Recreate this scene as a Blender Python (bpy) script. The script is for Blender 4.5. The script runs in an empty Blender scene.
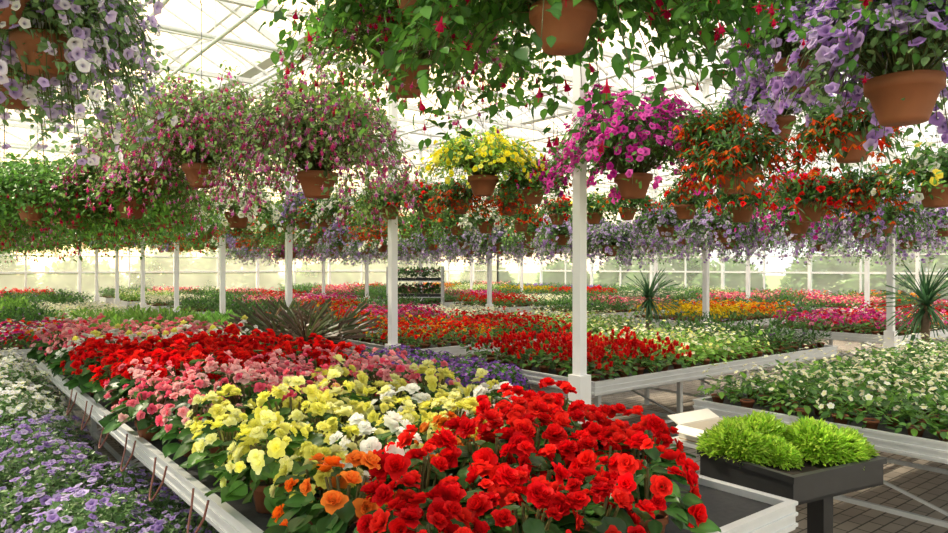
import bpy, math
import numpy as np
from mathutils import Vector, Matrix
rng = np.random.default_rng(11)
pi = math.pi
scene = bpy.context.scene
COL = scene.collection

# ------------------------------------------------------------------ materials
def new_mat(name):
    m = bpy.data.materials.new(name); m.use_nodes = True
    nt = m.node_tree
    return m, nt, nt.nodes['Principled BSDF'], nt.nodes['Material Output']

def simple(name, col, rough=0.5, metal=0.0, noise=0.12, scale=6.0, bump=0.0, coord='Object'):
    m, nt, b, o = new_mat(name)
    N = nt.nodes; L = nt.links
    tc = N.new('ShaderNodeTexCoord'); nz = N.new('ShaderNodeTexNoise')
    nz.inputs['Scale'].default_value = scale; nz.inputs['Detail'].default_value = 5
    L.new(tc.outputs[coord], nz.inputs['Vector'])
    mx = N.new('ShaderNodeMixRGB')
    mx.inputs['Color1'].default_value = (*[c*(1-noise) for c in col], 1)
    mx.inputs['Color2'].default_value = (*[min(1, c*(1+noise)) for c in col], 1)
    L.new(nz.outputs['Fac'], mx.inputs['Fac']); L.new(mx.outputs[0], b.inputs['Base Color'])
    b.inputs['Roughness'].default_value = rough; b.inputs['Metallic'].default_value = metal
    if bump:
        bp = N.new('ShaderNodeBump'); bp.inputs['Strength'].default_value = bump
        L.new(nz.outputs['Fac'], bp.inputs['Height']); L.new(bp.outputs[0], b.inputs['Normal'])
    return m

def flora(name, trans, rough, spec=0.3):
    m, nt, b, o = new_mat(name)
    N = nt.nodes; L = nt.links
    at = N.new('ShaderNodeAttribute'); at.attribute_name = 'tint'
    oi = N.new('ShaderNodeObjectInfo')
    mr = N.new('ShaderNodeMapRange'); mr.inputs[3].default_value = 0.85; mr.inputs[4].default_value = 1.18
    L.new(oi.outputs['Random'], mr.inputs[0])
    hs = N.new('ShaderNodeHueSaturation')
    L.new(at.outputs['Color'], hs.inputs['Color']); L.new(mr.outputs[0], hs.inputs['Value'])
    L.new(hs.outputs[0], b.inputs['Base Color'])
    b.inputs['Roughness'].default_value = rough
    b.inputs['Specular IOR Level'].default_value = spec
    tr = N.new('ShaderNodeBsdfTranslucent'); L.new(hs.outputs[0], tr.inputs['Color'])
    mx = N.new('ShaderNodeMixShader'); mx.inputs[0].default_value = trans
    L.new(b.outputs[0], mx.inputs[1]); L.new(tr.outputs[0], mx.inputs[2])
    L.new(mx.outputs[0], o.inputs['Surface'])
    return m

M_LEAF = flora('leaf_tissue', 0.42, 0.38, 0.45)
M_PETAL = flora('petal_tissue', 0.38, 0.6, 0.12)
M_TERRA = simple('terracotta_plastic', (0.25, 0.082, 0.032), 0.7, noise=0.45, scale=7, bump=.08)
M_SOIL = simple('potting_soil', (0.03, 0.02, 0.014), 0.95, noise=0.5, scale=60, bump=0.6)
M_ALU = simple('galvanised_aluminium', (0.64, 0.66, 0.67), 0.42, 0.3, 0.1, 12)
M_WHITE = simple('white_painted_steel', (0.84, 0.84, 0.84), 0.45, 0.0, 0.04, 4)
M_MAT = simple('black_capillary_mat', (0.035, 0.036, 0.038), 0.9, 0, 0.5, 40, 0.3)
M_BLACK = simple('black_plastic', (0.018, 0.019, 0.02), 0.45, 0, 0.3, 10)
M_WIRE = simple('hanger_wire_steel', (0.22, 0.22, 0.22), 0.5, 0.3, 0.1, 10)
M_CARD = simple('pale_cardboard', (0.76, 0.72, 0.64), 0.85, 0, 0.08, 20)
M_CARDIN = simple('brown_cardboard', (0.42, 0.29, 0.16), 0.9, 0, 0.1, 20)
M_HOSE = simple('brown_drip_hose', (0.20, 0.07, 0.05), 0.5, 0, 0.1, 10)
M_BARK = simple('palm_bark', (0.16, 0.11, 0.07), 0.9, 0, 0.4, 25, 0.5)
M_GRASS = simple('outdoor_grass', (0.20, 0.30, 0.11), 0.95, 0, 0.4, 2)

def pane_mat(name, opac, col, streak=False):
    m, nt, b, o = new_mat(name)
    N = nt.nodes; L = nt.links
    tc = N.new('ShaderNodeTexCoord'); nz = N.new('ShaderNodeTexNoise'); nz.inputs['Scale'].default_value = 0.8
    mp = N.new('ShaderNodeMapping'); mp.inputs['Scale'].default_value = (.5, 3.0, .5) if streak else (1, 1, 1)
    L.new(tc.outputs['Object'], mp.inputs['Vector']); L.new(mp.outputs[0], nz.inputs['Vector'])
    mr = N.new('ShaderNodeMapRange'); mr.inputs[1].default_value = .3; mr.inputs[2].default_value = .7
    mr.inputs[3].default_value = opac*0.75; mr.inputs[4].default_value = opac*1.3
    L.new(nz.outputs['Fac'], mr.inputs[0])
    t = N.new('ShaderNodeBsdfTransparent'); t.inputs[0].default_value = (0.97, 0.98, 0.98, 1)
    tl = N.new('ShaderNodeBsdfTranslucent'); tl.inputs[0].default_value = (*col, 1)
    df = N.new('ShaderNodeBsdfDiffuse'); df.inputs[0].default_value = (*col, 1)
    m1 = N.new('ShaderNodeMixShader'); m1.inputs[0].default_value = 0.4
    L.new(tl.outputs[0], m1.inputs[1]); L.new(df.outputs[0], m1.inputs[2])
    m2 = N.new('ShaderNodeMixShader'); L.new(mr.outputs[0], m2.inputs[0])
    L.new(t.outputs[0], m2.inputs[1]); L.new(m1.outputs[0], m2.inputs[2])
    L.new(m2.outputs[0], o.inputs['Surface'])
    return m
M_ROOF = pane_mat('roof_glazing', 0.50, (0.60, 0.63, 0.66), True)
M_GLASS = pane_mat('wall_glazing', 0.35, (0.72, 0.76, 0.72))

def floor_mat():
    m, nt, b, o = new_mat('concrete_pavers')
    N = nt.nodes; L = nt.links
    tc = N.new('ShaderNodeTexCoord'); br = N.new('ShaderNodeTexBrick')
    br.inputs['Scale'].default_value = 1.0
    br.inputs['Brick Width'].default_value = 0.2; br.inputs['Row Height'].default_value = 0.1
    br.inputs['Mortar Size'].default_value = 0.006
    br.inputs['Color1'].default_value = (0.52, 0.45, 0.38, 1); br.inputs['Color2'].default_value = (0.40, 0.35, 0.30, 1)
    br.inputs['Mortar'].default_value = (0.12, 0.11, 0.09, 1)
    L.new(tc.outputs['Object'], br.inputs['Vector'])
    nz = N.new('ShaderNodeTexNoise'); nz.inputs['Scale'].default_value = 2.5; nz.inputs['Detail'].default_value = 8
    L.new(tc.outputs['Object'], nz.inputs['Vector'])
    mx = N.new('ShaderNodeMixRGB'); mx.blend_type = 'MULTIPLY'; mx.inputs[0].default_value = 0.4
    L.new(br.outputs['Color'], mx.inputs[1]); L.new(nz.outputs['Fac'], mx.inputs[2])
    L.new(mx.outputs[0], b.inputs['Base Color']); b.inputs['Roughness'].default_value = 0.85
    bp = N.new('ShaderNodeBump'); bp.inputs['Strength'].default_value = 0.4; bp.inputs['Distance'].default_value = 0.01
    L.new(br.outputs['Fac'], bp.inputs['Height']); bp.invert = True
    L.new(bp.outputs[0], b.inputs['Normal'])
    return m
M_FLOOR = floor_mat()

# ------------------------------------------------------------------ geometry kit
def nrm(a):
    a = np.asarray(a, float)
    return a/np.maximum(np.linalg.norm(a, axis=-1, keepdims=True), 1e-9)

class T:   # template: verts, quads, tint
    def __init__(s, v, f, c):
        s.v = np.asarray(v, float); s.f = np.asarray(f, int); s.c = np.asarray(c, float)
def merge(ts):
    v, f, c, o = [], [], [], 0
    for t in ts:
        v.append(t.v); f.append(t.f+o); c.append(t.c); o += len(t.v)
    return T(np.vstack(v), np.vstack(f), np.vstack(c))
def xf(t, R=np.eye(3), p=(0, 0, 0), s=1.0):
    return T((t.v*s)@np.asarray(R).T+np.asarray(p), t.f, t.c)
def rx(a): c, s = math.cos(a), math.sin(a); return np.array([[1, 0, 0], [0, c, -s], [0, s, c]])
def rz(a): c, s = math.cos(a), math.sin(a); return np.array([[c, -s, 0], [s, c, 0], [0, 0, 1]])
def gridf(nl, nw):
    return [(i*nw+j, i*nw+j+1, (i+1)*nw+j+1, (i+1)*nw+j) for i in range(nl-1) for j in range(nw-1)]

def petal(L=1, W=.8, cup=.15, curl=.2, nl=4, nw=3, ruf=0.0, c0=(1, 1, 1), c1=(1, 1, 1), prof=None, ph=0.):
    v, c = [], []
    c0 = np.array(c0); c1 = np.array(c1)
    for i in range(nl):
        t = i/(nl-1)
        w = W/2*(prof(t) if prof else (0.2+0.8*math.sin(pi*(0.06+0.78*t))**0.8))
        for j in range(nw):
            s = -1+2*j/(nw-1)
            v.append((w*s, L*(t-0.10*t*s*s), cup*W*s*s*t + curl*L*t*t + ruf*L*t*math.sin(ph+s*4+t*3)))
            c.append(c0*(1-t)+c1*t)
    return T(v, gridf(nl, nw), c)
def leaf(L=1, W=.6, fold=.15, droop=.25, nl=5, nw=3, vein=1.25, wav=0.):
    v, c = [], []
    for i in range(nl):
        t = i/(nl-1)
        w = W/2*(max(0, math.sin(pi*t**.75))**.8 + 0.03)
        for j in range(nw):
            s = -1+2*j/(nw-1)
            v.append((w*s, L*t, fold*W*abs(s)-droop*L*t*t+wav*L*math.sin(t*9+s*2)*abs(s)))
            k = vein if abs(s) < .2 else 1.0
            c.append((k, k, k))
    return T(v, gridf(nl, nw), c)
def lathe(prof, n=16, col=(1, 1, 1)):
    v, f = [], []
    for r, z in prof:
        for k in range(n):
            a = 2*pi*k/n; v.append((r*math.cos(a), r*math.sin(a), z))
    for i in range(len(prof)-1):
        for k in range(n):
            f.append((i*n+k, i*n+(k+1) % n, (i+1)*n+(k+1) % n, (i+1)*n+k))
    return T(v, f, np.tile(col, (len(v), 1)))
def tube(pts, r, n=4, col=(1, 1, 1), r1=None):
    pts = np.asarray(pts, float); m = len(pts); v, f = [], []
    d = nrm(np.gradient(pts, axis=0))
    up = np.array([0, 0, 1.]) if abs(d[0][2]) < .9 else np.array([1., 0, 0])
    for i in range(m):
        a = nrm(np.cross(d[i], up)); b = np.cross(d[i], a)
        rr = r if r1 is None else r+(r1-r)*i/(m-1)
        for k in range(n):
            t = 2*pi*k/n; v.append(pts[i]+rr*(math.cos(t)*a+math.sin(t)*b))
    for i in range(m-1):
        for k in range(n):
            f.append((i*n+k, i*n+(k+1) % n, (i+1)*n+(k+1) % n, (i+1)*n+k))
    return T(v, f, np.tile(col, (len(v), 1)))
BF = [(0, 3, 2, 1), (4, 5, 6, 7), (0, 1, 5, 4), (1, 2, 6, 5), (2, 3, 7, 6), (3, 0, 4, 7)]
def box(x0, x1, y0, y1, z0, z1):
    v = [(x0, y0, z0), (x1, y0, z0), (x1, y1, z0), (x0, y1, z0), (x0, y0, z1), (x1, y0, z1), (x1, y1, z1), (x0, y1, z1)]
    return T(v, BF, np.ones((8, 3)))
def beam(p0, p1, w, h=None):
    h = h or w
    p0 = np.array(p0, float); p1 = np.array(p1, float); d = nrm(p1-p0)
    up = np.array([0, 0, 1.]) if abs(d[2]) < .95 else np.array([0, 1., 0])
    a = nrm(np.cross(d, up)); b = np.cross(a, d)
    v = []
    for p in (p0, p1):
        for s, t in ((-1, -1), (1, -1), (1, 1), (-1, 1)):
            v.append(p+a*s*w/2+b*t*h/2)
    return T(v, BF, np.ones((8, 3)))

class G:
    def __init__(s): s.V = []; s.F = []; s.C = []; s.M = []; s.n = 0; s.mats = []
    def mi(s, mat):
        if mat not in s.mats: s.mats.append(mat)
        return s.mats.index(mat)
    def add(s, t, mat, tint=(1, 1, 1)):
        s.V.append(t.v); s.F.append(t.f+s.n); s.C.append(t.c*np.asarray(tint)); s.n += len(t.v)
        s.M.append(np.full(len(t.f), s.mi(mat)))
    def scat(s, t, mat, P, Y, Z, S, C):
        P = np.asarray(P, float); N = len(P)
        if N == 0: return
        Y = nrm(Y); X = nrm(np.cross(Y, Z)); Zn = np.cross(X, Y)
        S = np.broadcast_to(np.asarray(S, float), (N,))
        R = np.stack([X, Y, Zn], axis=2)*S[:, None, None]
        v = np.einsum('nij,kj->nki', R, t.v)+P[:, None, :]
        c = t.c[None]*np.asarray(C)[:, None, :]
        k = len(t.v)
        f = t.f[None]+(np.arange(N)*k)[:, None, None]+s.n
        s.V.append(v.reshape(-1, 3)); s.C.append(c.reshape(-1, 3)); s.F.append(f.reshape(-1, 4)); s.n += N*k
        s.M.append(np.full(N*len(t.f), s.mi(mat)))
    def mesh(s, name, smooth=True):
        V = np.vstack(s.V); F = np.vstack(s.F); C = np.vstack(s.C); M = np.concatenate(s.M)
        me = bpy.data.meshes.new(name)
        me.vertices.add(len(V)); me.vertices.foreach_set('co', V.astype(np.float32).ravel())
        me.loops.add(F.size); me.loops.foreach_set('vertex_index', F.astype(np.int32).ravel())
        me.polygons.add(len(F)); me.polygons.foreach_set('loop_start', (np.arange(len(F))*4).astype(np.int32))
        for m in s.mats: me.materials.append(m)
        me.polygons.foreach_set('material_index', M.astype(np.int32))
        me.polygons.foreach_set('use_smooth', np.full(len(F), smooth))
        a = me.attributes.new('tint', 'FLOAT_COLOR', 'POINT')
        a.data.foreach_set('color', np.hstack([np.clip(C, 0, 1), np.ones((len(C), 1))]).astype(np.float32).ravel())
        me.update(calc_edges=True)
        return me
def obj(name, me, loc=(0, 0, 0), rot=0., sc=1., parent=None):
    o = bpy.data.objects.new(name, me); COL.objects.link(o)
    o.location = loc; o.rotation_euler = (0, 0, rot)
    o.scale = (sc, sc, sc) if np.isscalar(sc) else sc
    if parent: o.parent = parent
    return o
def empty(name, loc=(0, 0, 0)):
    e = bpy.data.objects.new(name, None); COL.objects.link(e); e.location = loc; e.empty_display_size = .1
    return e

# ------------------------------------------------------------------ flower templates
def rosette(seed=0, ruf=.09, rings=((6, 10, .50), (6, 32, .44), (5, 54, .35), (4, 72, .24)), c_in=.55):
    r = np.random.default_rng(seed); ts = []; a0 = 0
    for ri, (n, el, L) in enumerate(rings):
        a0 += .5
        for k in range(n):
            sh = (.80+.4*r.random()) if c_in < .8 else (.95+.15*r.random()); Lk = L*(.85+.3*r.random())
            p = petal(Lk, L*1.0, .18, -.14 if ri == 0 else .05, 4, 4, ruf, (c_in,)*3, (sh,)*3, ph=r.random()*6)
            e = math.radians(el+r.normal()*10)
            ts.append(xf(xf(p, rx(e), (0, .02, .02*ri)), rz(a0+2*pi*k/n+r.normal()*.2)))
    return merge(ts)
ROS = [rosette(i) for i in range(3)]+[rosette(5, rings=((5, 30, .46), (5, 55, .40), (4, 72, .3)))]
PALE = ((6, 12, .50), (5, 34, .42), (4, 60, .28))
ROSP = [rosette(i+50, .07, PALE, .92) for i in range(4)]
ROSM = rosette(9, rings=((6, 20, .5), (5, 50, .36)))
def funnel(n=15, throat=(.35, .3, .5), edge=(1, 1, 1)):
    v, c = [], []
    prof = [(.05, -.42, 0), (.10, -.18, 0), (.22, -.04, .3), (.42, .02, .8), (.52, -.03, 1.)]
    for i, (r, z, w) in enumerate(prof):
        for k in range(n):
            a = 2*pi*k/n; q = 1+.10*w*math.cos(5*a); v.append((r*q*math.cos(a), r*q*math.sin(a), z+.035*w*math.cos(10*a)))
            t = min(1, i/2.5); c.append(np.array(throat)*(1-t)+np.array(edge)*t)
    f = [(i*n+k, i*n+(k+1) % n, (i+1)*n+(k+1) % n, (i+1)*n+k) for i in range(len(prof)-1) for k in range(n)]
    return T(v, f, c)
PET = funnel(); PETW = funnel(throat=(.9, .9, .35))
def five(n=5, eye=(1.1, 1., .5), el=14):
    ts = []
    for k in range(n):
        ts.append(xf(xf(petal(.5, .5, .1, -.1, 3, 3, 0, eye, (1, 1, 1)), rx(math.radians(el)), (0, .02, 0)), rz(2*pi*k/n)))
    return merge(ts)
FIVE = five()
def fuchsia():
    ts = [lathe([(.03, 0), (.05, -.12), (.07, -.28)], 6)]
    for k in range(4):
        p = petal(.34, .14, .1, .25, 4, 3, 0, (1, 1, 1), (1, 1, 1), prof=lambda t: math.sin(pi*(.15+.8*t)))
        ts.append(xf(xf(p, rx(math.radians(-25)), (0, .06, -.27)), rz(k*pi/2)))
    body = lathe([(.05, -.28), (.13, -.38), (.17, -.52), (.18, -.58)], 8, (.75, .22, .75))
    st = [tube([(0, 0, -.5), (x, y, -.85)], .012, 3, (1.1, .6, .8)) for x, y in ((.03, 0), (-.02, .03), (0, -.03))]
    ped = tube([(0, 0, .35), (.02, 0, 0)], .015, 3, (.3, .5, .2))
    return merge(ts+[body]+st+[ped])
FUCH = fuchsia()
def spike():
    ts = []; r = np.random.default_rng(3)
    for i in range(6):
        for k in range(4):
            p = petal(.46*(1-.07*i), .34, .2, -.2, 3, 3, 0, (.7,)*3, (1, 1, 1))
            ts.append(xf(xf(p, rx(math.radians(20+r.random()*35)), (0, .03, .05+i*.13)), rz(i*.8+k*pi/2)))
    return merge(ts)
SPK = spike()
def bells():
    ts = []
    for k in range(5):
        p = petal(.75, .26, .12, .12, 4, 3, 0, (.8,)*3, (1, 1, 1), prof=lambda t: math.sin(pi*(.12+.8*t)))
        ts.append(xf(xf(p, rx(math.radians(-52)), (0, .03, 0)), rz(k*2*pi/5)))
    return merge(ts)
BELL = bells()
LF = leaf(1, .62, .12, .3); LFN = leaf(1, .36, .14, .35); LFB = leaf(1, .85, .10, .28, 6, 5, 1.3, .015)
LFS = leaf(1, .55, .12, .2, 4, 3)
def blade(L=1, W=.05, droop=.5, nl=7):
    return petal(L, W, .15, -droop, nl, 3, 0, (.7, .7, .7), (1.1, 1.1, 1.), prof=lambda t: (1-t**2.2)*.95+.05)
BL1 = blade(1, .05, .45); BL2 = blade(1, .07, .25)

def pick(cols, n, r, jit=.14):
    cols = np.array(cols, float)
    c = cols[r.integers(0, len(cols), n)]
    return c*(1+r.normal(0, jit, (n, 1)))
def rdir(n, r): return nrm(r.normal(size=(n, 3)))

def pot_t(rp=.07, h=.11, n=14):
    a = lathe([(.004, 0), (rp*.72, 0), (rp*.95, h*.78), (rp*1.06, h*.78), (rp*1.08, h), (rp*.97, h), (rp*.93, h*.85)], n)
    s = lathe([(rp*.93, h*.85), (.003, h*.87)], n)
    return a, s

# ------------------------------------------------------------------ bench plants
def begonia(name, fcols, seed, nfl=17, fs=.095, R=.17, H=.21, nlv=58, lcols=((.05, .14, .03), (.08, .22, .045), (.032, .095, .022)), ls=.10, fts=None, lt=LFB):
    r = np.random.default_rng(seed); g = G()
    a, s = pot_t(.075, .115); g.add(a, M_TERRA); g.add(s, M_SOIL)
    for k in range(9):
        az = r.random()*2*pi; q = .5+.5*r.random()
        e = np.array([R*.6*q*math.cos(az), R*.6*q*math.sin(az), .11+H*.75])
        g.add(tube([(0, 0, .1), e*np.array([.6, .6, .6]), e], .006, 4), M_LEAF, (.16, .14, .05))
    d = rdir(nlv, r); d[:, 2] = np.abs(d[:, 2])*.9-.16
    P = d*np.array([R, R, H])*(.50+.52*r.random((nlv, 1)))+np.array([0, 0, .12])
    hz = d.copy(); hz[:, 2] = 0
    Y = nrm(nrm(hz)+rdir(nlv, r)*.5+np.array([0, 0, -.15]))
    Z = nrm(d*.7+np.array([0, 0, .7])+rdir(nlv, r)*.4)
    g.scat(lt, M_LEAF, P, Y, Z, ls*(.55+.75*r.random(nlv)), pick(lcols, nlv, r))
    i = np.arange(nfl)+.5
    el = np.arccos(1-.84*i/nfl); az = i*2.39996+seed
    D = np.stack([np.cos(az)*np.sin(el), np.sin(az)*np.sin(el), np.cos(el)], 1)+r.normal(0, .14, (nfl, 3)); D = nrm(D)
    P = D*np.array([R*1.12, R*1.12, H*1.05])*(.86+.28*r.random((nfl, 1)))+np.array([0, 0, .13])
    Zf = nrm(D+np.array([0, 0, .15])+rdir(nfl, r)*.55)
    Yf = nrm(np.cross(Zf, rdir(nfl, r)))
    fts = fts or ROS
    for k in range(nfl):
        g.scat(fts[k % 4], M_PETAL, P[k:k+1], Yf[k:k+1], Zf[k:k+1], fs*(.60+.55*r.random()), pick(fcols, 1, r, .12 if fts is ROS else .04))
    return g.mesh(name)

RED = [(.90, .010, .012), (.78, .006, .012), (.95, .028, .018)]
YEL = [(.94, .90, .24), (.95, .94, .46), (.90, .88, .18)]
PINK = [(.90, .24, .32), (.94, .45, .48), (.86, .13, .24), (.95, .62, .62)]
ORG = [(.98, .19, .012), (.98, .28, .04)]
WHT = [(.93, .93, .88), (.90, .91, .85)]
YLF = ((.09, .22, .035), (.07, .18, .03), (.05, .13, .03))
PL = {
    'red': [begonia('red_begonia_mesh', RED, s, 22, .088) for s in (1, 2, 3, 31)],
    'redsmall': [begonia('red_begonia_small_mesh', RED, s, 34, .07) for s in (41, 42)],
    'yellow': [begonia('yellow_begonia_mesh', YEL, s, 25, .074, lcols=YLF, fts=ROSP) for s in (4, 5, 6)],
    'pink': [begonia('pink_begonia_mesh', PINK, s, 32, .062, fts=ROSP) for s in (7, 8, 9)],
    'orange': [begonia('orange_begonia_mesh', ORG, s, 19, .080) for s in (10, 11)],
    'white': [begonia('white_begonia_mesh', WHT, s, 20, .078, fts=ROSP) for s in (12, 13)],
    'cream': [begonia('cream_begonia_mesh', WHT+YEL[:1], s, 20, .062, fts=ROSP) for s in (14,)],
}
TZ = .755
def bench_kind(X, Y, r):
    Yj = Y+r.normal()*.07
    if X < 1.18 and 2.1 < Y < 2.3: return 'orange'
    if Y < 2.1 or (Y < 2.3) or (X > 2.05 and Yj < 2.8): return 'red'
    if Y < 2.6: return 'orange' if 1.75 < X < 2.02 else ('white' if 1.4 < X < 1.75 else 'yellow')
    if Yj < 3.75:
        return 'white' if (r.random() < .10 or (X > 2.3 and r.random() < .3)) else 'yellow'
    if Yj < 4.95: return 'pink'
    if Yj < 6.75: return 'redsmall'
    if Yj < 7.5: return 'cream'
    return 'pink'
par = {}
r = np.random.default_rng(5)
Y = 1.60; row = 0
while Y < 8.8:
    for k in range(6):
        X = 1.10+k*.312+(.1 if row % 2 else 0)
        if X > 2.74: continue
        if Y < 1.8 and X > 2.2: continue
        if Y < 2.0 and X > 2.5: continue
        kd = bench_kind(X, Y, r)
        nm = kd.replace('small', '')
        if nm not in par: par[nm] = empty(nm+'_begonia_plants', (1.9, Y, TZ))
        ms = PL[kd]; me = ms[r.integers(0, len(ms))]
        p = par[nm]
        s_ = .88+.3*r.random()
        if Y < 2.0: s_ = .92
        o = obj(nm+'_begonia', me, (X+r.normal()*.03-p.location.x, Y+r.normal()*.03-p.location.y, 0), r.random()*6.28, (s_, s_, s_*(.9+.2*r.random())), p)
    Y += .28; row += 1

# ------------------------------------------------------------------ benches
def bench_mesh(name, W, D, ztop=.75, mat_top=M_MAT):
    g = G(); e = .115
    g.add(box(.03, W-.03, .03, D-.03, ztop-.03, ztop), mat_top)
    for (x0, x1, y0, y1) in ((0, W, 0, .03), (0, W, D-.03, D), (0, .03, .03, D-.03), (W-.03, W, .03, D-.03)):
        g.add(box(x0, x1, y0, y1, ztop-e+.03, ztop+.03), M_ALU)
    for zz in (ztop-.065, ztop-.02, ztop+.024):
        h = .007
        g.add(box(-.006, W+.006, -.008, -.0005, zz-h, zz+h), M_ALU); g.add(box(-.006, W+.006, D+.0005, D+.008, zz-h, zz+h), M_ALU)
        g.add(box(-.008, -.0005, 0, D, zz-h, zz+h), M_ALU); g.add(box(W+.0005, W+.008, 0, D, zz-h, zz+h), M_ALU)
    long_x = W > D; Ln = W if long_x else D; Sh = D if long_x else W
    n = max(2, int(round(Ln/1.6))+1)
    def q(a, b): return (a, b) if long_x else (b, a)
    for i in range(n):
        u = .35+(Ln-.7)*i/(n-1)
        for v_ in (.28, Sh-.28):
            x, y = q(u, v_)
            g.add(box(x-.022, x+.022, y-.022, y+.022, 0, ztop-.085), M_ALU)
            g.add(box(x-.05, x+.05, y-.05, y+.05, 0, .012), M_ALU)
        a = q(u, .05); b = q(u, Sh-.05)
        g.add(beam((*a, ztop-.06), (*b, ztop-.06), .04, .05), M_ALU)
        a = q(u, .28); b = q(u, Sh-.28)
        g.add(beam((*a, .22), (*b, .22), .03), M_ALU)
        g.add(beam((*a, .24), (*b, ztop-.1), .018), M_ALU)
    for v_ in (.28, Sh-.28):
        a = q(.35, v_); b = q(Ln-.35, v_)
        g.add(beam((*a, .22), (*b, .22), .028), M_ALU)
        g.add(beam((*a, ztop-.1), (*b, ztop-.1), .04, .05), M_ALU)
    return g.mesh(name, False)
obj('greenhouse_bench', bench_mesh('main_bench', 1.88, 7.45), (.95, 1.45, 0))
BM = bench_mesh('cross_bench', 4.36, 1.92)
BMA = bench_mesh('side_bench', 4.6, 1.92)

# ------------------------------------------------------------------ bedding patches
def patch(name, fcols, lcols, h=.2, ft=FIVE, nfl=420, nlv=1500, ls=.06, fs=.05, W=1.42, D=1.84, seed=0, lt=LF, sp=.2, up=0.4, ftop=1.05):
    r = np.random.default_rng(seed+100); g = G()
    nx = int(W/sp); ny = int(D/sp)
    cx = (np.arange(nx)+.5)*W/nx; cy = (np.arange(ny)+.5)*D/ny
    CX, CY = np.meshgrid(cx, cy); c = np.stack([CX.ravel(), CY.ravel()], 1); c += r.normal(0, .015, c.shape)
    ph = .75+.45*r.random(len(c)); den = .6+.8*r.random(len(c)); den /= den.sum()
    a, s = pot_t(.048, .06, 8)
    PP = np.hstack([c, np.zeros((len(c), 1))]); one = np.ones((len(c), 3))
    yy = np.tile([0, 1., 0], (len(c), 1)); zz = np.tile([0, 0, 1.], (len(c), 1))
    g.scat(a, M_TERRA, PP, yy, zz, 1, one); g.scat(s, M_SOIL, PP, yy, zz, 1, one)
    k = r.integers(0, len(c), nlv); d = rdir(nlv, r); d[:, 2] = np.abs(d[:, 2])-.1
    Rr = sp*.70
    rad = (.35+.65*r.random((nlv, 1)))
    off = d*np.array([Rr, Rr, 1])*rad; off[:, 2] *= h*ph[k]*.95
    P = np.hstack([c[k], np.full((nlv, 1), .055)])+off
    Yv = nrm(d*np.array([1, 1, up])+rdir(nlv, r)*.5+np.array([0, 0, -.1])); Z = nrm(d*.5+np.array([0, 0, .8])+rdir(nlv, r)*.3)
    g.scat(lt, M_LEAF, P, Yv, Z, ls*(.6+.8*r.random(nlv)), pick(lcols, nlv, r, .2))
    if nfl:
        k = r.choice(len(c), nfl, p=den); d = rdir(nfl, r); d[:, 2] = np.abs(d[:, 2])+.15; d = nrm(d)
        off = d*np.array([Rr*.95, Rr*.95, 1]); off[:, 2] *= h*ph[k]*ftop*(.85+.25*r.random(nfl))
        P = np.hstack([c[k], np.full((nfl, 1), .08)])+off
        if ft is SPK: Zf = nrm(np.array([0, 0, 1.])+rdir(nfl, r)*.35)
        else: Zf = nrm(d+np.array([0, 0, .4])+rdir(nfl, r)*.45)
        Yf = nrm(np.cross(Zf, rdir(nfl, r)))
        g.scat(ft, M_PETAL, P, Yf, Zf, fs*(.65+.6*r.random(nfl)), pick(fcols, nfl, r))
    return g.mesh(name)
GL = ((.08, .21, .035), (.12, .28, .05), (.055, .15, .03)); LG = ((.20, .40, .06), (.15, .32, .05), (.28, .48, .09)); DG = ((.035, .10, .025), (.06, .15, .035))
MAG = [(.62, .03, .26), (.76, .06, .34), (.55, .02, .2)]; PUR = [(.30, .15, .56), (.38, .24, .66), (.24, .10, .46)]
ORY = [(.96, .30, .02), (.96, .60, .03), (.88, .10, .01)]
PK = {
 'red_salvia_bed': patch('red_salvia', RED, GL, .19, SPK, 800, 1900, .06, .052, seed=1),
 'white_impatiens_bed': patch('white_impatiens', WHT, GL+LG[:1], .22, FIVE, 560, 3400, .05, .036, seed=2),
 'pink_impatiens_bed': patch('pink_impatiens', PINK+MAG, GL, .2, FIVE, 1000, 1600, .055, .052, seed=3),
 'orange_marigold_bed': patch('orange_marigold', ORY, GL, .2, ROSM, 620, 1700, .05, .055, seed=4, lt=LFN),
 'yellow_marigold_bed': patch('yellow_marigold', [(.96, .74, .03), (.96, .62, .02)], GL, .2, ROSM, 600, 1500, .05, .055, seed=5, lt=LFN),
 'red_geranium_bed': patch('red_geranium', RED+[(.85, .05, .05)], GL, .22, ROSM, 600, 1900, .06, .052, seed=6),
 'purple_petunia_bed': patch('purple_petunia', PUR, GL, .18, PET, 600, 1500, .05, .055, seed=7),
 'magenta_petunia_bed': patch('magenta_petunia', MAG+[(.75, .02, .05), (.85, .3, .4)], GL, .2, PET, 640, 1700, .05, .055, seed=8),
 'lime_coleus_bed': patch('lime_foliage', WHT+[(.85, .88, .4)], LG, .24, FIVE, 520, 3000, .055, .040, seed=9),
 'green_herb_bed': patch('green_herbs', PUR, DG+GL, .32, FIVE, 60, 3200, .06, .03, seed=10, lt=LFN, up=1.5),
 'lime_grass_bed': patch('lime_grass', [], LG, .34, FIVE, 0, 3200, .09, .03, seed=15, lt=LFN, up=2.5),
 'mixed_petunia_bed': patch('mixed_petunia', MAG+RED+WHT+[(.88, .3, .35), (.95, .4, .05)], GL, .2, PET, 680, 1700, .05, .055, seed=12),
 'white_alyssum_bed': patch('white_alyssum', WHT, GL, .16, FIVE, 1200, 1200, .045, .035, seed=13),
 'red_orange_marigold_bed': patch('red_orange_marigold', ORY+RED+RED, GL, .2, ROSM, 520, 2000, .05, .050, seed=17, lt=LFN),
}
names = list(PK)
def bed(kind, x, y, z=TZ, sx=1., sy=1.): return obj(kind, PK[kind], (x, y, z), 0, (sx, sy, 1))
benchY = [1.1]+[3.98+2.85*k for k in range(8)]
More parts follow.
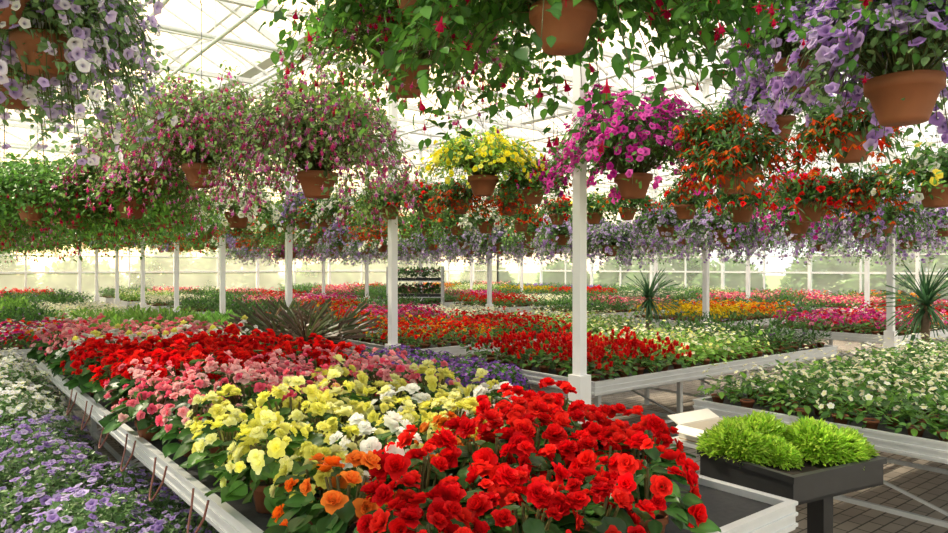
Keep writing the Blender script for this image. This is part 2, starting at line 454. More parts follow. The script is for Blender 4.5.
layB = [
 ['white_impatiens_bed', 'white_impatiens_bed', 'white_impatiens_bed'],
 ['red_salvia_bed', 'lime_coleus_bed', 'green_herb_bed'],
 ['red_orange_marigold_bed', 'red_geranium_bed', 'lime_coleus_bed'],
 ['red_orange_marigold_bed', 'magenta_petunia_bed', 'white_alyssum_bed'],
 ['green_herb_bed', 'red_orange_marigold_bed', 'green_herb_bed'],
 ['green_herb_bed', 'pink_impatiens_bed', 'magenta_petunia_bed'],
 ['white_alyssum_bed', 'green_herb_bed', 'red_geranium_bed'],
 ['lime_coleus_bed', 'green_herb_bed', 'pink_impatiens_bed'],
 ['green_herb_bed', 'pink_impatiens_bed', 'white_alyssum_bed']]
for i, y in enumerate(benchY):
    obj('greenhouse_bench', BM, (4.42, y, 0))
    for j, k in enumerate(layB[i]): bed(k, 4.46+j*1.43, y+.04)
layC = [None,
 ['magenta_petunia_bed', 'mixed_petunia_bed', 'red_geranium_bed'],
 ['yellow_marigold_bed', 'orange_marigold_bed', 'green_herb_bed'],
 ['green_herb_bed', 'pink_impatiens_bed', 'green_herb_bed'],
 ['red_geranium_bed', 'white_alyssum_bed', 'green_herb_bed'],
 ['green_herb_bed', 'magenta_petunia_bed', 'green_herb_bed'],
 ['green_herb_bed', 'pink_impatiens_bed', 'lime_coleus_bed'],
 ['pink_impatiens_bed', 'green_herb_bed', 'white_alyssum_bed'],
 ['green_herb_bed', 'mixed_petunia_bed', 'red_geranium_bed']]
rr = np.random.default_rng(3)
for i, y in enumerate(benchY):
    if i == 0: continue
    obj('greenhouse_bench', BM, (10.6, y, 0))
    for j, k in enumerate(layC[i]): bed(k, 10.64+j*1.43, y+.04)
    obj('greenhouse_bench', BM, (16.8, y, 0))
    for j in range(3): bed(names[rr.integers(0, len(names))] if j != 1 else 'green_herb_bed', 16.84+j*1.43, y+.04)
layA = [['magenta_petunia_bed', 'mixed_petunia_bed', 'lime_grass_bed'],
 ['orange_marigold_bed', 'green_herb_bed', 'lime_coleus_bed'],
 ['green_herb_bed', 'lime_grass_bed', 'white_alyssum_bed'],
 ['white_alyssum_bed', 'green_herb_bed', 'green_herb_bed'],
 ['green_herb_bed', 'pink_impatiens_bed', 'green_herb_bed'],
 ['green_herb_bed', 'lime_coleus_bed', 'red_geranium_bed']]
for i, y in enumerate(benchY[3:]):
    obj('greenhouse_bench', BMA, (-1.4, y, 0))
    for j, k in enumerate(layA[i]): bed(k, -1.36+j*1.51, y+.04, TZ, 1.05)

# ------------------------------------------------------------------ mounds
def mound(name, fcols, lcols, R, H, nlv, nfl, ls, fs, ft, lt, seed, spike_up=.0, pot=True, lump=0.):
    r = np.random.default_rng(seed); g = G()
    if pot:
        a, s = pot_t(.11, .15); g.add(a, M_TERRA); g.add(s, M_SOIL)
    q = rdir(14, r)
    def lum(d): return 1+lump*(np.max(d@q.T, axis=1, keepdims=True)*2-1.7)
    d = rdir(nlv, r); d[:, 2] = np.abs(d[:, 2])
    P = d*lum(d)*np.array([R, R, H])*(.5+.5*r.random((nlv, 1))**.5)+np.array([0, 0, .03])
    Yv = nrm(d*np.array([1, 1, .4+spike_up])+rdir(nlv, r)*.55); Z = nrm(d*.4+np.array([0, 0, .8])+rdir(nlv, r)*.35)
    g.scat(lt, M_LEAF, P, Yv, Z, ls*(.6+.8*r.random(nlv)), pick(lcols, nlv, r, .2))
    if nfl:
        d = rdir(nfl, r); d[:, 2] = np.abs(d[:, 2])
        P = d*lum(d)*np.array([R, R, H])*(.95+.14*r.random((nfl, 1)))+np.array([0, 0, .04])
        Zf = nrm(d+rdir(nfl, r)*.45+np.array([0, 0, .15])); Yf = nrm(np.cross(Zf, rdir(nfl, r)))
        g.scat(ft, M_PETAL, P, Yf, Zf, fs*(.65+.6*r.random(nfl)), pick(fcols, nfl, r))
    return g.mesh(name)
LAV = [(.46, .36, .66), (.58, .48, .76), (.38, .25, .60)]
GRY = ((.14, .26, .09), (.10, .20, .07), (.19, .31, .12))
PM = [mound('lavender_petunia_mesh', LAV, GRY, .36, .52, 3200, 250, .036, .040, PET, LFS, s, lump=.25) for s in (1, 2)]
WM = [mound('white_petunia_mesh', WHT+[(.8, .78, .85)], GRY, .36, .62, 2200, 420, .042, .042, PETW, LFS, s, lump=.2) for s in (3, 4)]
e = empty('purple_petunia_plants', (.5, 4.5, 0))
for k, (x, y, s) in enumerate([(.98, 2.75, .9), (.86, 3.15, 1.), (.68, 3.5, 1.), (.98, 3.6, .95), (.62, 4.0, 1.15), (.95, 4.1, .95), (.62, 4.6, 1.15), (.92, 4.75, .95), (.60, 5.2, 1.2), (.50, 5.75, 1.2), (.72, 6.15, 1.1)]):
    obj('petunia', PM[k % 2], (x-.5, y-4.5, 0), k*1.3, (s, s, s*.95), e)
e = empty('white_petunia_plants', (.5, 7.5, 0))
for k, (x, y, s) in enumerate([(.60, 6.6, 1.12), (.4, 7.1, 1.2), (.66, 7.7, 1.25), (.45, 8.3, 1.25), (.66, 8.9, 1.2)]):
    obj('petunia', WM[k % 2], (x-.5, y-7.5, 0), k*1.3, s, e)
e = empty('violet_bedding_plants', (3.78, 5.15, 0))
VM = mound('violet_lobelia_mesh', [(.16, .06, .45), (.26, .12, .55)], GL, .26, .30, 1300, 360, .04, .038, FIVE, LFS, 8)
g = G(); g.add(box(-.42, .42, -1.05, 1.05, .52, .55), M_ALU)
for x in (-.38, .38):
    for y in (-1, 0, 1): g.add(box(x-.02, x+.02, y-.02, y+.02, 0, .52), M_ALU)
obj('low_plant_stand', g.mesh('low_stand', False), (3.78, 5.55, 0))
for k in range(10):
    obj('lobelia', VM, (-.2+.4*(k % 2), -.45+.42*(k//2), .555), k*1.1, 1., e)

# ------------------------------------------------------------------ strappy / spiky plants
def spiky(name, n, L, tmpl, cols, emin, emax, trunk=0., tr=.04, seed=0, pot=True):
    r = np.random.default_rng(seed); g = G()
    if pot:
        a, s = pot_t(.13, .2, 16); g.add(a, M_TERRA); g.add(s, M_SOIL)
    if trunk: g.add(tube([(0, 0, .12), (.01, .01, .12+trunk*.5), (0, 0, .17+trunk)], tr, 10), M_BARK)
    az = r.random(n)*2*pi; el = np.radians(emin+(emax-emin)*r.random(n))
    Y = np.stack([np.cos(az)*np.cos(el), np.sin(az)*np.cos(el), np.sin(el)], 1)
    Z = np.stack([-np.cos(az)*np.sin(el), -np.sin(az)*np.sin(el), np.cos(el)], 1)
    P = Y*.02+np.array([0, 0, .17+trunk])+np.stack([np.zeros(n), np.zeros(n), r.random(n)*-.1*min(1, trunk*2)], 1)
    g.scat(tmpl, M_LEAF, P, Y, Z, L*(.7+.4*r.random(n)), pick(cols, n, r, .2))
    return g.mesh(name)
CORD = spiky('cordyline', 70, .62, BL1, [(.12, .07, .05), (.09, .12, .04), (.15, .10, .06)], 35, 88, seed=1)
GRS = spiky('fountain_grass', 200, .36, BL1, [(.18, .40, .06), (.26, .5, .09)], 40, 88, seed=2)
YUC = spiky('yucca_palm', 150, .52, BL2, [(.07, .18, .08), (.10, .23, .10)], -60, 85, trunk=1.15, tr=.05, seed=3)
e = empty('cordyline_plants', (3.6, 8.2, 0))
g = G(); g.add(box(-.5, .5, -1., 1., .58, .62), M_BLACK)
for x in (-.46, .46):
    for y in (-.95, .95): g.add(box(x-.02, x+.02, y-.02, y+.02, 0, .58), M_BLACK)
obj('low_plant_stand', g.mesh('low_stand_b', False), (3.62, 8.1, 0))
for k, (x, y) in enumerate([(3.4, 7.4), (3.8, 7.5), (3.3, 7.9), (3.75, 8.1), (3.4, 8.5), (3.85, 8.8)]):
    obj('cordyline', CORD, (x-3.6, y-8.2, .625), k, .95, e)
for k, (x, y, z, s) in enumerate([(9.75, 3.35, 0, 1.0), (9.55, 7.4, 0, .95)]):
    obj('yucca_palm', YUC, (x, y, z), k*1.7, s)
e = empty('fountain_grass_plants', (3.6, 11, 0))
g = G(); g.add(box(-.4, .4, -.9, .9, .46, .5), M_ALU)
for x in (-.36, .36):
    for y in (-.85, .85): g.add(box(x-.02, x+.02, y-.02, y+.02, 0, .46), M_ALU)
LS = g.mesh('low_stand_c', False)
obj('low_plant_stand', LS, (3.65, 10.9, 0))
for k in range(8):
    obj('grass', GRS, (-.18+.36*(k % 2), -.75+.4*(k//2), .505), k, 1, e)

# ------------------------------------------------------------------ foreground planter tray with lime moss mounds
g = G()
w, d, h = .70, .58, .14
g.add(box(0, w, 0, d, 0, .015), M_BLACK)
g.add(box(0, w, 0, .02, 0, h), M_BLACK); g.add(box(0, w, d-.02, d, 0, h), M_BLACK)
g.add(box(0, .02, .02, d-.02, 0, h), M_BLACK); g.add(box(w-.02, w, .02, d-.02, 0, h), M_BLACK)
for q in ((-.012, w+.012, -.012, .0), (-.012, w+.012, d, d+.012), (-.012, 0, 0, d), (w, w+.012, 0, d)):
    g.add(box(*q, h-.03, h), M_BLACK)
g.add(box(.02, w-.02, .02, d-.02, .015, h-.04), M_SOIL)
for x in (.12, w-.10):
    g.add(box(x-.04, x+.04, d/2-.05, d/2+.05, -.57, 0), M_BLACK)
    g.add(box(x-.07, x+.07, d/2-.24, d/2+.24, -.62, -.57), M_BLACK)
tray = obj('black_planter_tray', g.mesh('planter_tray', False), (3.22, 1.66, .62), math.radians(-10))
SEL = [mound('lime_selaginella_mesh', [], ((.42, .64, .06), (.30, .54, .05), (.54, .74, .11)), .15, .13, 4200, 0, .030, 0, None, leaf(1, .34, .2, .1, 4, 3), s, spike_up=.6, pot=False, lump=.8) for s in (21, 22, 23)]
e = empty('lime_selaginella_plants', (3.6, 1.8, .71))
for k, (x, y, s) in enumerate([(-.17, .26, 1.1), (.02, .28, 1.15), (-.10, .10, .75), (.18, .00, 1.15), (.29, -.06, .85), (.32, .18, .7)]):
    obj('selaginella', SEL[k % 3], (x, y, 0), k*2, s, e)
g = G()
bw, bd, bh = .40, .28, .08; t = .006
g.add(box(0, bw, 0, bd, 0, t), M_CARDIN)
for q in ((0, bw, 0, t), (0, bw, bd-t, bd), (0, t, t, bd-t), (bw-t, bw, t, bd-t)): g.add(box(*q, t, bh), M_CARD)
def flap(p0, p1, out):
    a = np.array(p0); b = np.array(p1); o = np.array(out)
    v = [a, b, b+o, a+o, a+[0, 0, t], b+[0, 0, t], b+o+[0, 0, t], a+o+[0, 0, t]]
    return T(v, BF, np.ones((8, 3)))
g.add(flap((0, 0, bh), (bw, 0, bh), (0, -.08, .01)), M_CARD)
g.add(flap((bw, bd, bh), (0, bd, bh), (0, .09, .04)), M_CARD)
g.add(flap((0, bd, bh), (0, 0, bh), (-.07, 0, -.03)), M_CARD)
g.add(box(-.06, bw+.08, -.02, bd+.04, -.58, -.56), M_ALU)
for x in (-.03, bw+.05):
    for y in (.01, bd+.01): g.add(box(x-.015, x+.015, y-.015, y+.015, -.68, -.02), M_ALU)
g.add(box(-.06, bw+.08, -.02, bd+.04, -.02, 0), M_ALU)
obj('cardboard_box', g.mesh('open_cardboard_tray', False), (3.68, 2.36, .68), math.radians(-4))

# drip hoses
g = G()
for k in range(6):
    y0 = 2.9+k*.62; pts = []
    for i in range(13):
        t = i/12; pts.append((.91-.05*math.sin(pi*t), y0+.2*t, .76-.14*math.sin(pi*t)+(.04 if i in (0, 12) else 0)))
    g.add(tube(pts, .005, 6), M_HOSE)
obj('drip_irrigation_hose', g.mesh('drip_hose'))

# rack trolley at the back
g = G()
CW = lathe([(.01, 0), (.06, .0), (.06, .05), (.01, .12)], 10)
for x in (0, 1.35):
    for y in (0, .55): g.add(box(x-.02, x+.02, y-.02, y+.02, .12, 1.75), M_ALU); g.add(xf(CW, p=(x, y, 0)), M_BLACK)
rk = np.random.default_rng(8)
for z in (.2, .60, 1.0, 1.4):
    g.add(box(-.02, 1.37, -.02, .57, z-.02, z), M_ALU)
    for x in (.02, .36, .70, 1.03): g.add(box(x, x+.3, .03, .52, z, z+.07), M_BLACK)
    n = 500; P = np.stack([rk.random(n)*1.3, .05+rk.random(n)*.45, z+.07+rk.random(n)*.22], 1)
    g.scat(LFS, M_LEAF, P, rdir(n, rk)+[0, 0, .6], np.tile([0, 0, 1.], (n, 1))+rdir(n, rk)*.4, .09, pick(DG, n, rk))
    n = 40; P = np.stack([rk.random(n)*1.3, .05+rk.random(n)*.45, z+.2+rk.random(n)*.07], 1)
    g.scat(ROSM, M_PETAL, P, rdir(n, rk), np.tile([0, 0, 1.], (n, 1)), .06, pick(MAG, n, rk))
obj('plant_rack_trolley', g.mesh('rack', False), (9.0, 14.9, 0), math.radians(-40))

# ------------------------------------------------------------------ hanging baskets
def basket(name, R, up, down, nst, lps, nfl, ft, fcols, lcols, fs, ls, seed, lt=LF, hang=False, stems=True, rp=.125, ph=.16):
    r = np.random.default_rng(seed); g = G()
    a = lathe([(.004, -ph), (rp*.62, -ph), (rp*.66, -ph+.012), (rp*.94, -.045), (rp*1.04, -.045), (rp*1.06, 0), (rp*.98, 0), (rp*.94, -.03)], 24)
    g.add(a, M_TERRA); g.add(lathe([(rp*.94, -.03), (.003, -.02)], 24), M_SOIL)
    az = r.random(nst)*2*pi; q = .22+.78*np.sqrt(r.random(nst)); rho = R*q*(.85+.3*r.random(nst))
    ze = up*(1-q**2)*(.6+.6*r.random(nst))-down*q**2.2*(.1+1.2*r.random(nst))
    lift = (up*.45+.08)*(.5+.8*r.random(nst))
    ca = np.stack([np.cos(az), np.sin(az), np.zeros(nst)], 1)
    zv = np.array([0, 0, 1.])
    def pos(k, t):
        t = t[:, None]
        return ca[k]*(.06+(rho[k][:, None]-.06)*t**.85)+zv*(ze[k][:, None]*t**1.5+lift[k][:, None]*np.sin(pi*np.minimum(t, 1))*.9)
    if stems:
        tt = np.linspace(0, 1, 6)
        for i in range(0, nst):
            g.add(tube(pos(np.full(6, i), tt), .004, 3, r1=.002), M_LEAF, (.12, .13, .04))
    n = nst*lps
    k = r.integers(0, nst, n); t = .12+.92*r.random(n)**.75
    P = pos(k, t)+r.normal(0, .036, (n, 3))
    rad = np.linalg.norm(P[:, :2], axis=1)
    keep = ~((P[:, 2] < .0) & (rad < rp*1.25)); P = P[keep]; k = k[keep]; n = len(P)
    Yv = nrm(ca[k]*.6+rdir(n, r)*.8+np.array([0, 0, -.25 if hang else -.1])); Z = nrm(ca[k]*.35+zv*.9+rdir(n, r)*.45)
    g.scat(lt, M_LEAF, P, Yv, Z, ls*(.55+.8*r.random(n)), pick(lcols, n, r, .2))
    k = r.integers(0, nst, nfl); t = .35+.7*r.random(nfl)**.65
    P = pos(k, t)
    if hang:
        P = P+r.normal(0, .028, (nfl, 3))-zv*.02
        keep = ~((P[:, 2] < .05) & (np.linalg.norm(P[:, :2], axis=1) < rp*1.25)); P = P[keep]; nfl = len(P)
        Zf = nrm(zv+rdir(nfl, r)*.3)
    else:
        d = nrm(P-np.array([0, 0, -.15])); P = P+d*.035+r.normal(0, .018, (nfl, 3))
        keep = ~((P[:, 2] < .0) & (np.linalg.norm(P[:, :2], axis=1) < rp*1.3)); P = P[keep]; d = d[keep]; nfl = len(P)
        Zf = nrm(d+rdir(nfl, r)*.55)
    Yf = nrm(np.cross(Zf, rdir(nfl, r)))
    g.scat(ft, M_PETAL, P, Yf, Zf, fs*(.65+.6*r.random(nfl)), pick(fcols, nfl, r))
    return g.mesh(name)
FPK = [(.78, .03, .12), (.85, .10, .25), (.70, .02, .08)]
FWP = [(.92, .66, .72), (.88, .38, .52), (.84, .16, .34), (.94, .80, .80)]
BK = {
 'fuchsia_big': basket('fuchsia_foliage', .72, .36, .40, 150, 34, 110, FUCH, FPK, ((.07, .21, .03), (.12, .30, .045), (.05, .15, .028)), .075, .056, 1, hang=True),
 'fuchsia_top': basket('fuchsia_foliage_pink', .68, .46, .26, 150, 34, 480, FUCH, FPK+FWP, ((.15, .29, .05), (.21, .37, .06), (.10, .21, .04)), .055, .040, 15, hang=True),
 'fuchsia_pink': basket('fuchsia_pink', .68, .64, .34, 210, 32, 1700, FUCH, FWP, ((.20, .34, .09), (.28, .42, .11), (.14, .25, .07)), .052, .034, 2, hang=True),
 'fuchsia_red': basket('fuchsia_red', .64, .38, .34, 170, 34, 130, FUCH, FPK, ((.11, .28, .04), (.17, .37, .055), (.08, .20, .035)), .065, .042, 3, hang=True),
 'petunia_lav': basket('petunia_lavender', .46, .44, .42, 210, 30, 1150, PET, [(.62, .50, .78), (.78, .70, .86), (.52, .38, .72), (.88, .85, .90)], GRY, .044, .034, 4),
 'petunia_pur': basket('petunia_purple', .42, .38, .14, 160, 24, 1050, PET, [(.52, .34, .74), (.62, .47, .82), (.42, .23, .64)], GRY, .048, .034, 5),
 'petunia_mag': basket('petunia_magenta', .66, .54, .18, 180, 26, 1250, PET, [(.66, .04, .38), (.78, .11, .50), (.54, .02, .30)], GL, .048, .036, 6),
 'yellow': basket('calibrachoa_yellow', .54, .34, .10, 130, 28, 620, PETW, [(.95, .82, .03), (.96, .90, .14)], LG, .042, .034, 7),
 'orange': basket('begonia_orange', .34, .18, .24, 90, 14, 210, BELL, [(.97, .10, .012), (.98, .22, .02), (.92, .04, .012)], DG+GL, .07, .055, 8, lt=LFN, hang=True),
 'redhang': basket('begonia_red', .32, .20, .10, 80, 15, 100, ROSM, RED, DG+GL, .06, .055, 9, lt=LFN),
 'purfar': basket('petunia_violet', .52, .30, .36, 140, 20, 680, PET, [(.48, .33, .64), (.60, .48, .74), (.40, .22, .56), (.72, .64, .80)], GL+GRY, .046, .040, 10),
 'white': basket('petunia_white', .46, .24, .18, 110, 16, 460, PETW, WHT, GL, .048, .04, 11),
 'yelwhite': basket('begonia_cream', .36, .22, .14, 80, 15, 110, PETW, WHT+[(.92, .75, .1)], GL, .055, .05, 12),
 'greenred': basket('trailing_geranium', .38, .24, .14, 90, 18, 100, ROSM, RED+ORG, GL, .048, .046, 13),
 'green': basket('ivy_foliage', .50, .3, .3, 130, 24, 40, ROSM, RED, GL+LG[:1], .042, .042, 14),
}
BN = {'fuchsia_big': 'hanging_fuchsia_basket', 'fuchsia_top': 'hanging_fuchsia_basket', 'fuchsia_pink': 'hanging_fuchsia_basket', 'fuchsia_red': 'hanging_fuchsia_basket', 'petunia_lav': 'hanging_petunia_basket', 'petunia_pur': 'hanging_petunia_basket',
      'petunia_mag': 'hanging_petunia_basket', 'yellow': 'hanging_calibrachoa_basket', 'orange': 'hanging_begonia_basket', 'redhang': 'hanging_begonia_basket', 'purfar': 'hanging_petunia_basket', 'white': 'hanging_petunia_basket', 'yelwhite': 'hanging_begonia_basket', 'greenred': 'hanging_geranium_basket', 'green': 'hanging_geranium_basket'}
PIPE = 3.9
g = G()
for k in range(3):
    a = 2*pi*k/3; g.add(tube([(.13*math.cos(a), .13*math.sin(a), -.01), (.01*math.cos(a), .01*math.sin(a), .42)], .0022, 4), M_WIRE)
WLOW = g.mesh('basket_wires')
g = G(); g.add(tube([(0, 0, 0), (0, 0, .5), (0, 0, 1.)], .003, 5), M_WIRE); WROD = g.mesh('hanger_rod')
g = G(); g.add(tube([(0, 0, -.06), (.03, 0, -.045), (.042, 0, -.01), (.03, 0, .03), (0, 0, .042), (-.03, 0, .03), (-.04, 0, 0)], .005, 6), M_WIRE); WHK = g.mesh('hanger_hook')
def hang(kind, X, Y, z, sc=1., rot=None):
    r_ = float(rng.random()*6.28) if rot is None else rot
    o = obj(BN[kind], BK[kind], (X, Y, z), r_, sc)
    obj('wires', WLOW, (0, 0, 0), 0, 1, o)
    obj('hanger_rod', WROD, (0, 0, .415), 0, (1, 1, max(.05, (PIPE-z)/sc-.415-.06/sc)), o)
    obj('hook', WHK, (0, 0, (PIPE-z)/sc), 0, 1/sc, o)
    return o
for a in [
 ('fuchsia_big', 1.95, 1.92, 2.75, 1.0), ('fuchsia_big', 2.20, 1.04, 2.72, .62), ('fuchsia_top', 2.15, 3.35, 2.88, 1.0), ('fuchsia_big', 1.75, 2.65, 3.05, .9),
 ('petunia_pur', 3.09, 1.14, 2.50, 1.08), ('petunia_pur', 3.35, 1.7, 2.75, .85), ('orange', 4.38, 1.9, 2.54, 1.), ('orange', 4.3, 2.6, 2.42, 1.1), ('orange', 4.35, 2.75, 2.66, .9), ('petunia_pur', 4.85, 2.62, 2.82, .95),
 ('petunia_mag', 4.45, 3.6, 2.48, 1.15), ('yellow', 3.92, 4.85, 2.55, 1.05),
 ('petunia_lav', .20, 3.2, 2.84, 1.05), ('petunia_lav', .42, 3.6, 2.76, 1.0), ('petunia_lav', .12, 2.6, 3.0, .9), ('petunia_lav', .35, 4.3, 2.75, 1.1),
 ('fuchsia_pink', 1.75, 5.75, 2.56, 1.1), ('fuchsia_pink', 2.42, 5.05, 2.48, 1.2), ('white', 2.7, 7.6, 2.34, 1.05), ('fuchsia_pink', 1.6, 6.7, 2.6, 1.),
 ('fuchsia_red', 1.52, 7.1, 2.38, 1.15), ('fuchsia_red', .9, 8.2, 2.34, 1.2), ('fuchsia_pink', .5, 9.2, 2.3, 1.), ('fuchsia_red', .75, 7.3, 2.3, .9), ('fuchsia_red', 1.2, 7.9, 2.3, 1.1),
 ('yelwhite', 6.02, 2.0, 2.36, 1.), ('orange', 6.15, 2.55, 2.36, .95), ('redhang', 6.05, 2.95, 2.3, 1.), ('redhang', 6.35, 3.8, 2.34, .95), ('redhang', 6.15, 4.3, 2.38, .9),
 ('greenred', 6.2, 5.1, 2.4, .8), ('yelwhite', 6.2, 5.6, 2.38, .8), ('redhang', 6.2, 6.2, 2.4, .8),
 ('greenred', 4.3, 4.6, 2.44, .8), ('orange', 4.6, 5.3, 2.4, .85),
]: hang(*a)
r = np.random.default_rng(21)
kinds4 = ['orange', 'redhang', 'green', 'orange', 'white', 'greenred', 'petunia_pur', 'green']
for i, y in enumerate(np.arange(5.6, 25, .58)):
    hang(kinds4[i % 8], 4.2+r.normal()*.05, y, 2.42, .9)
for i, y in enumerate(np.arange(6.9, 25, .7)):
    hang(kinds4[(i*3+1) % 8], 6.2+r.normal()*.05, y, 2.36, .9)
for i, y in enumerate(np.arange(8.7, 25, .9)):
    hang(['fuchsia_red', 'green', 'yellow', 'fuchsia_red', 'greenred'][i % 5], 2.3+r.normal()*.08, y, 2.36, 1.)
for i, y in enumerate(np.arange(9.8, 25, .9)):
    hang(['fuchsia_red', 'fuchsia_red', 'green', 'white'][i % 4], .8+r.normal()*.08, y, 2.3, 1.05)
for X in (8.2, 9.9, 11.6, 13.8):
    for i, y in enumerate(np.arange(3.2 if X < 11 else 4.2, 24, .95 if X < 10 else 1.2)):
        k = 'purfar' if (i*7+int(X)) % 5 or X > 9 and r.random() < .7 else ['green', 'petunia_mag', 'white'][i % 3]
        hang(k, X+r.normal()*.08, y, 2.24+r.normal()*.06, 1.)

# ------------------------------------------------------------------ greenhouse structure
X0, X1, Y0, Y1 = -2.0, 22.6, -4.59, 26.8
PX = [-2.0, 4.15, 10.3, 16.45, 22.6]; PYs = [3.96+2.85*k for k in range(-2, 8)]
GZ = 4.9; RZ = 6.5
g = G(); g.add(box(-.04, .04, -.04, .04, 0, GZ-.06), M_WHITE); g.add(box(-.065, .065, -.065, .065, 0, .88), M_WHITE); g.add(box(-.1, .1, -.1, .1, 0, .015), M_WHITE)
PM_ = g.mesh('support_post', False)
for x in PX[1:-1]:
    for y in PYs: obj('support_post', PM_, (x, y-.06 if x < 5 else y, 0))
g = G(); B = 6.15
g.add(beam((0, 0, GZ-.55), (B, 0, GZ-.55), .06), M_WHITE); g.add(beam((0, 0, GZ-.06), (B, 0, GZ-.06), .06), M_WHITE)
for k in range(6):
    xa = B*k/6; xb = B*(k+1)/6
    za, zb = (GZ-.55, GZ-.06) if k % 2 == 0 else (GZ-.06, GZ-.55)
    g.add(beam((xa, 0, za), (xb, 0, zb), .03), M_WHITE)
g.add(beam((0, 0, GZ), (B/2, 0, RZ), .06, .09), M_WHITE); g.add(beam((B/2, 0, RZ), (B, 0, GZ), .06, .09), M_WHITE)
TM = g.mesh('roof_truss', False)
for x in PX[:-1]:
    for y in PYs: obj('roof_truss', TM, (x, y, 0))
g = G()
for x in PX: g.add(box(x-.1, x+.1, Y0, Y1, GZ-.04, GZ+.06), M_WHITE)
obj('roof_gutter', g.mesh('gutters', False))
g = G(); L_ = Y1-Y0
for s in (0, 1):
    a = (0, GZ) if s == 0 else (B, GZ)
    for k in (1, 2, 3, 4):
        t = k/4.; x = a[0]+(B/2-a[0])*t; z = a[1]+(RZ-a[1])*t
        g.add(beam((x, Y0, z), (x, Y1, z), .045), M_WHITE)
    n = int(L_/.7)
    for k in range(n+1):
        y = Y0+L_*k/n; g.add(beam((a[0], y, a[1]+.05), (B/2, y, RZ+.05), .03, .03), M_WHITE)
RB = g.mesh('roof_glazing_bars', False)
g = G()
for s in (0, 1):
    xa = 0 if s == 0 else B
    g.V.append(np.array([(xa, Y0, GZ+.08), (B/2, Y0, RZ+.08), (B/2, Y1, RZ+.08), (xa, Y1, GZ+.08)])); g.F.append(np.array([[0, 1, 2, 3]])+g.n); g.C.append(np.ones((4, 3))); g.M.append(np.array([g.mi(M_ROOF)])); g.n += 4
RG = g.mesh('roof_glass', False)
root = empty('ceiling', (0, 0, 0))
for x in PX[:-1]:
    obj('glazing_bars', RB, (x, 0, 0), 0, 1, root); obj('glass_panes', RG, (x, 0, 0), 0, 1, root)
g = G()
for x in (.3, .85, 1.55, 2.2, 3.1, 4.25, 4.65, 6.15, 8.2, 9.9, 11.6, 13.8):
    g.add(tube([(x, Y0+.3, PIPE+.01), (x, 10, PIPE+.01), (x, Y1-.3, PIPE+.01)], .019, 8), M_WHITE)
for y in PYs:
    for x in (.85, 2.2, 6.15, 8.2, 9.9, 11.6, 13.8): g.add(tube([(x, y, PIPE), (x, y, GZ-.55)], .006, 5), M_WHITE)
    g.add(beam((X0, y, PIPE+.05), (X1, y, PIPE+.05), .035), M_WHITE)
obj('basket_hanging_pipes', g.mesh('pipes'))
def wall(name, p0, p1, gable=False):
    p0 = np.array(p0, float); p1 = np.array(p1, float); d = p1-p0; L = np.linalg.norm(d); d /= L
    g = G(); n = int(round(L/1.54))
    at = lambda s, z: (*(p0+d*s), z)
    g.add(beam(at(0, .25), at(L, .25), .06, .5), M_WHITE)
    for z, t in ((.52, .07), (1.55, .06), (2.1, .04), (2.6, .05), (3.6, .05), (GZ, .1)): g.add(beam(at(0, z), at(L, z), t+.01, t), M_WHITE)
    for k in range(n+1):
        g.add(beam(at(L*k/n, 0), at(L*k/n, GZ), .10 if k % 2 == 0 else .055), M_WHITE)
    v = np.array([at(0, .5), at(L, .5), at(L, GZ), at(0, GZ)])
    g.V.append(v); g.F.append(np.array([[0, 1, 2, 3]])+g.n); g.C.append(np.ones((4, 3))); g.M.append(np.array([g.mi(M_GLASS)])); g.n += 4
    if gable:
        for x in PX[:-1]:
            v = np.array([(x, p0[1], GZ), (x+B, p0[1], GZ), (x+B/2, p0[1], RZ), (x+B/2-.01, p0[1], RZ)])
            g.V.append(v); g.F.append(np.array([[0, 1, 2, 3]])+g.n); g.C.append(np.ones((4, 3))); g.M.append(np.array([g.mi(M_GLASS)])); g.n += 4
            for q in (.25, .5, .75):
                zt = GZ+(RZ-GZ)*(1-abs(q-.5)*2); g.add(beam((x+B*q, p0[1], GZ), (x+B*q, p0[1], zt), .04), M_WHITE)
    return obj(name, g.mesh(name, False))
wall('wall_back', (X0, Y1), (X1, Y1), True); wall('wall_right', (X1, Y0), (X1, Y1)); wall('wall_left', (X0, Y0), (X0, Y1)); wall('wall_front', (X0, Y0), (X1, Y0), True)
g = G(); g.add(box(X0-.1, X1+.1, Y0-.1, Y1+.1, -.1, 0), M_FLOOR); obj('floor', g.mesh('floor', False))
g = G(); g.add(box(-120, 140, -120, 150, -.5, -.12), M_GRASS); obj('ground', g.mesh('ground', False))
HM = mound('hedge', [], ((.12, .22, .08), (.17, .28, .11)), 2.6, 3.0, 3200, 0, .38, 0, None, LFS, 31, pot=False, lump=.3)
e = empty('outdoor_trees', (0, 0, -.12))
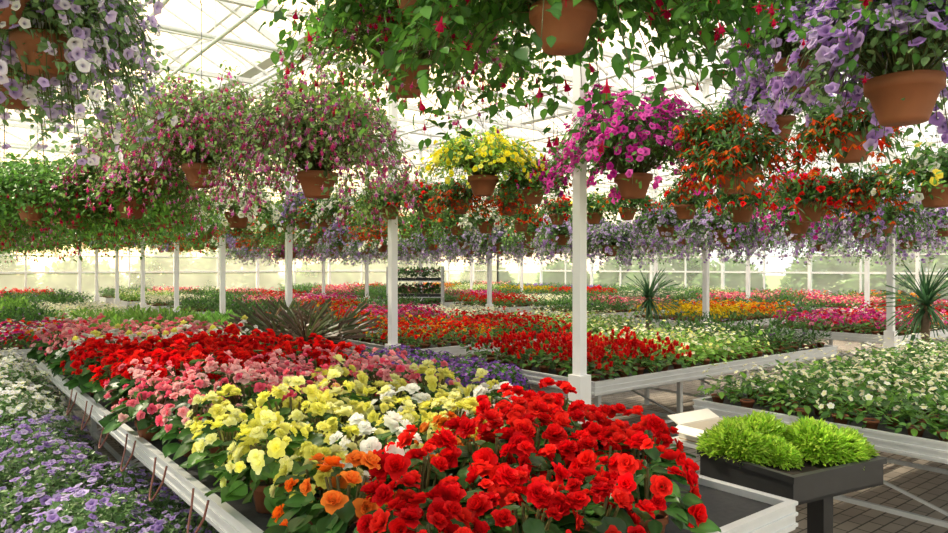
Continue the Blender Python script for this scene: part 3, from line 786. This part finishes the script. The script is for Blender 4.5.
for k in range(10): obj('tree_crown', HM, (-6+k*3.9, Y1+9+(k % 3)*1.5, 0), k, .7+.3*((k*7) % 3)/2, e)
for k in range(10): obj('tree_crown', HM, (X1+9+(k % 3), -4+k*3.9, 0), k, .7+.3*((k*5) % 3)/2, e)

# ------------------------------------------------------------------ light
sd = Vector((.232, 1.09, .42)).normalized()
w = bpy.data.worlds.new('World'); scene.world = w; w.use_nodes = True
N = w.node_tree.nodes; L = w.node_tree.links; bg = N['Background']
tc = N.new('ShaderNodeTexCoord'); vm = N.new('ShaderNodeVectorMath'); vm.operation = 'DOT_PRODUCT'; vm.inputs[1].default_value = sd
nv = N.new('ShaderNodeVectorMath'); nv.operation = 'NORMALIZE'
L.new(tc.outputs['Generated'], nv.inputs[0]); L.new(nv.outputs[0], vm.inputs[0])
mr = N.new('ShaderNodeMapRange'); mr.inputs[1].default_value = .60; mr.inputs[2].default_value = 1.0; mr.interpolation_type = 'SMOOTHSTEP'
L.new(vm.outputs['Value'], mr.inputs[0])
mx = N.new('ShaderNodeMixRGB'); mx.inputs[1].default_value = (.97, .97, .98, 1); mx.inputs[2].default_value = (3.4, 2.2, .95, 1)
L.new(mr.outputs[0], mx.inputs[0]); L.new(mx.outputs[0], bg.inputs[0]); bg.inputs[1].default_value = 1.85
sl = bpy.data.lights.new('sun', 'SUN'); sl.energy = 11.0; sl.angle = math.radians(3); sl.color = (1, .87, .66)
so = bpy.data.objects.new('sun', sl); COL.objects.link(so); so.location = (5, 20, 15)
ld = Vector((-.25, .80, .85)).normalized()
so.rotation_euler = ld.to_track_quat('Z', 'Y').to_euler()
scene.view_settings.view_transform = 'Standard'

# ------------------------------------------------------------------ camera
cam = bpy.data.cameras.new('camera'); co = bpy.data.objects.new('camera', cam); COL.objects.link(co)
cam.sensor_width = 36; cam.lens = 36*700/948; cam.clip_start = .05; cam.clip_end = 500
cam.dof.use_dof = True; cam.dof.focus_distance = 3.6; cam.dof.aperture_fstop = 8.0
co.location = (0, 0, 1.75); co.rotation_euler = (math.radians(90), 0, math.radians(-38.2))
scene.camera = co
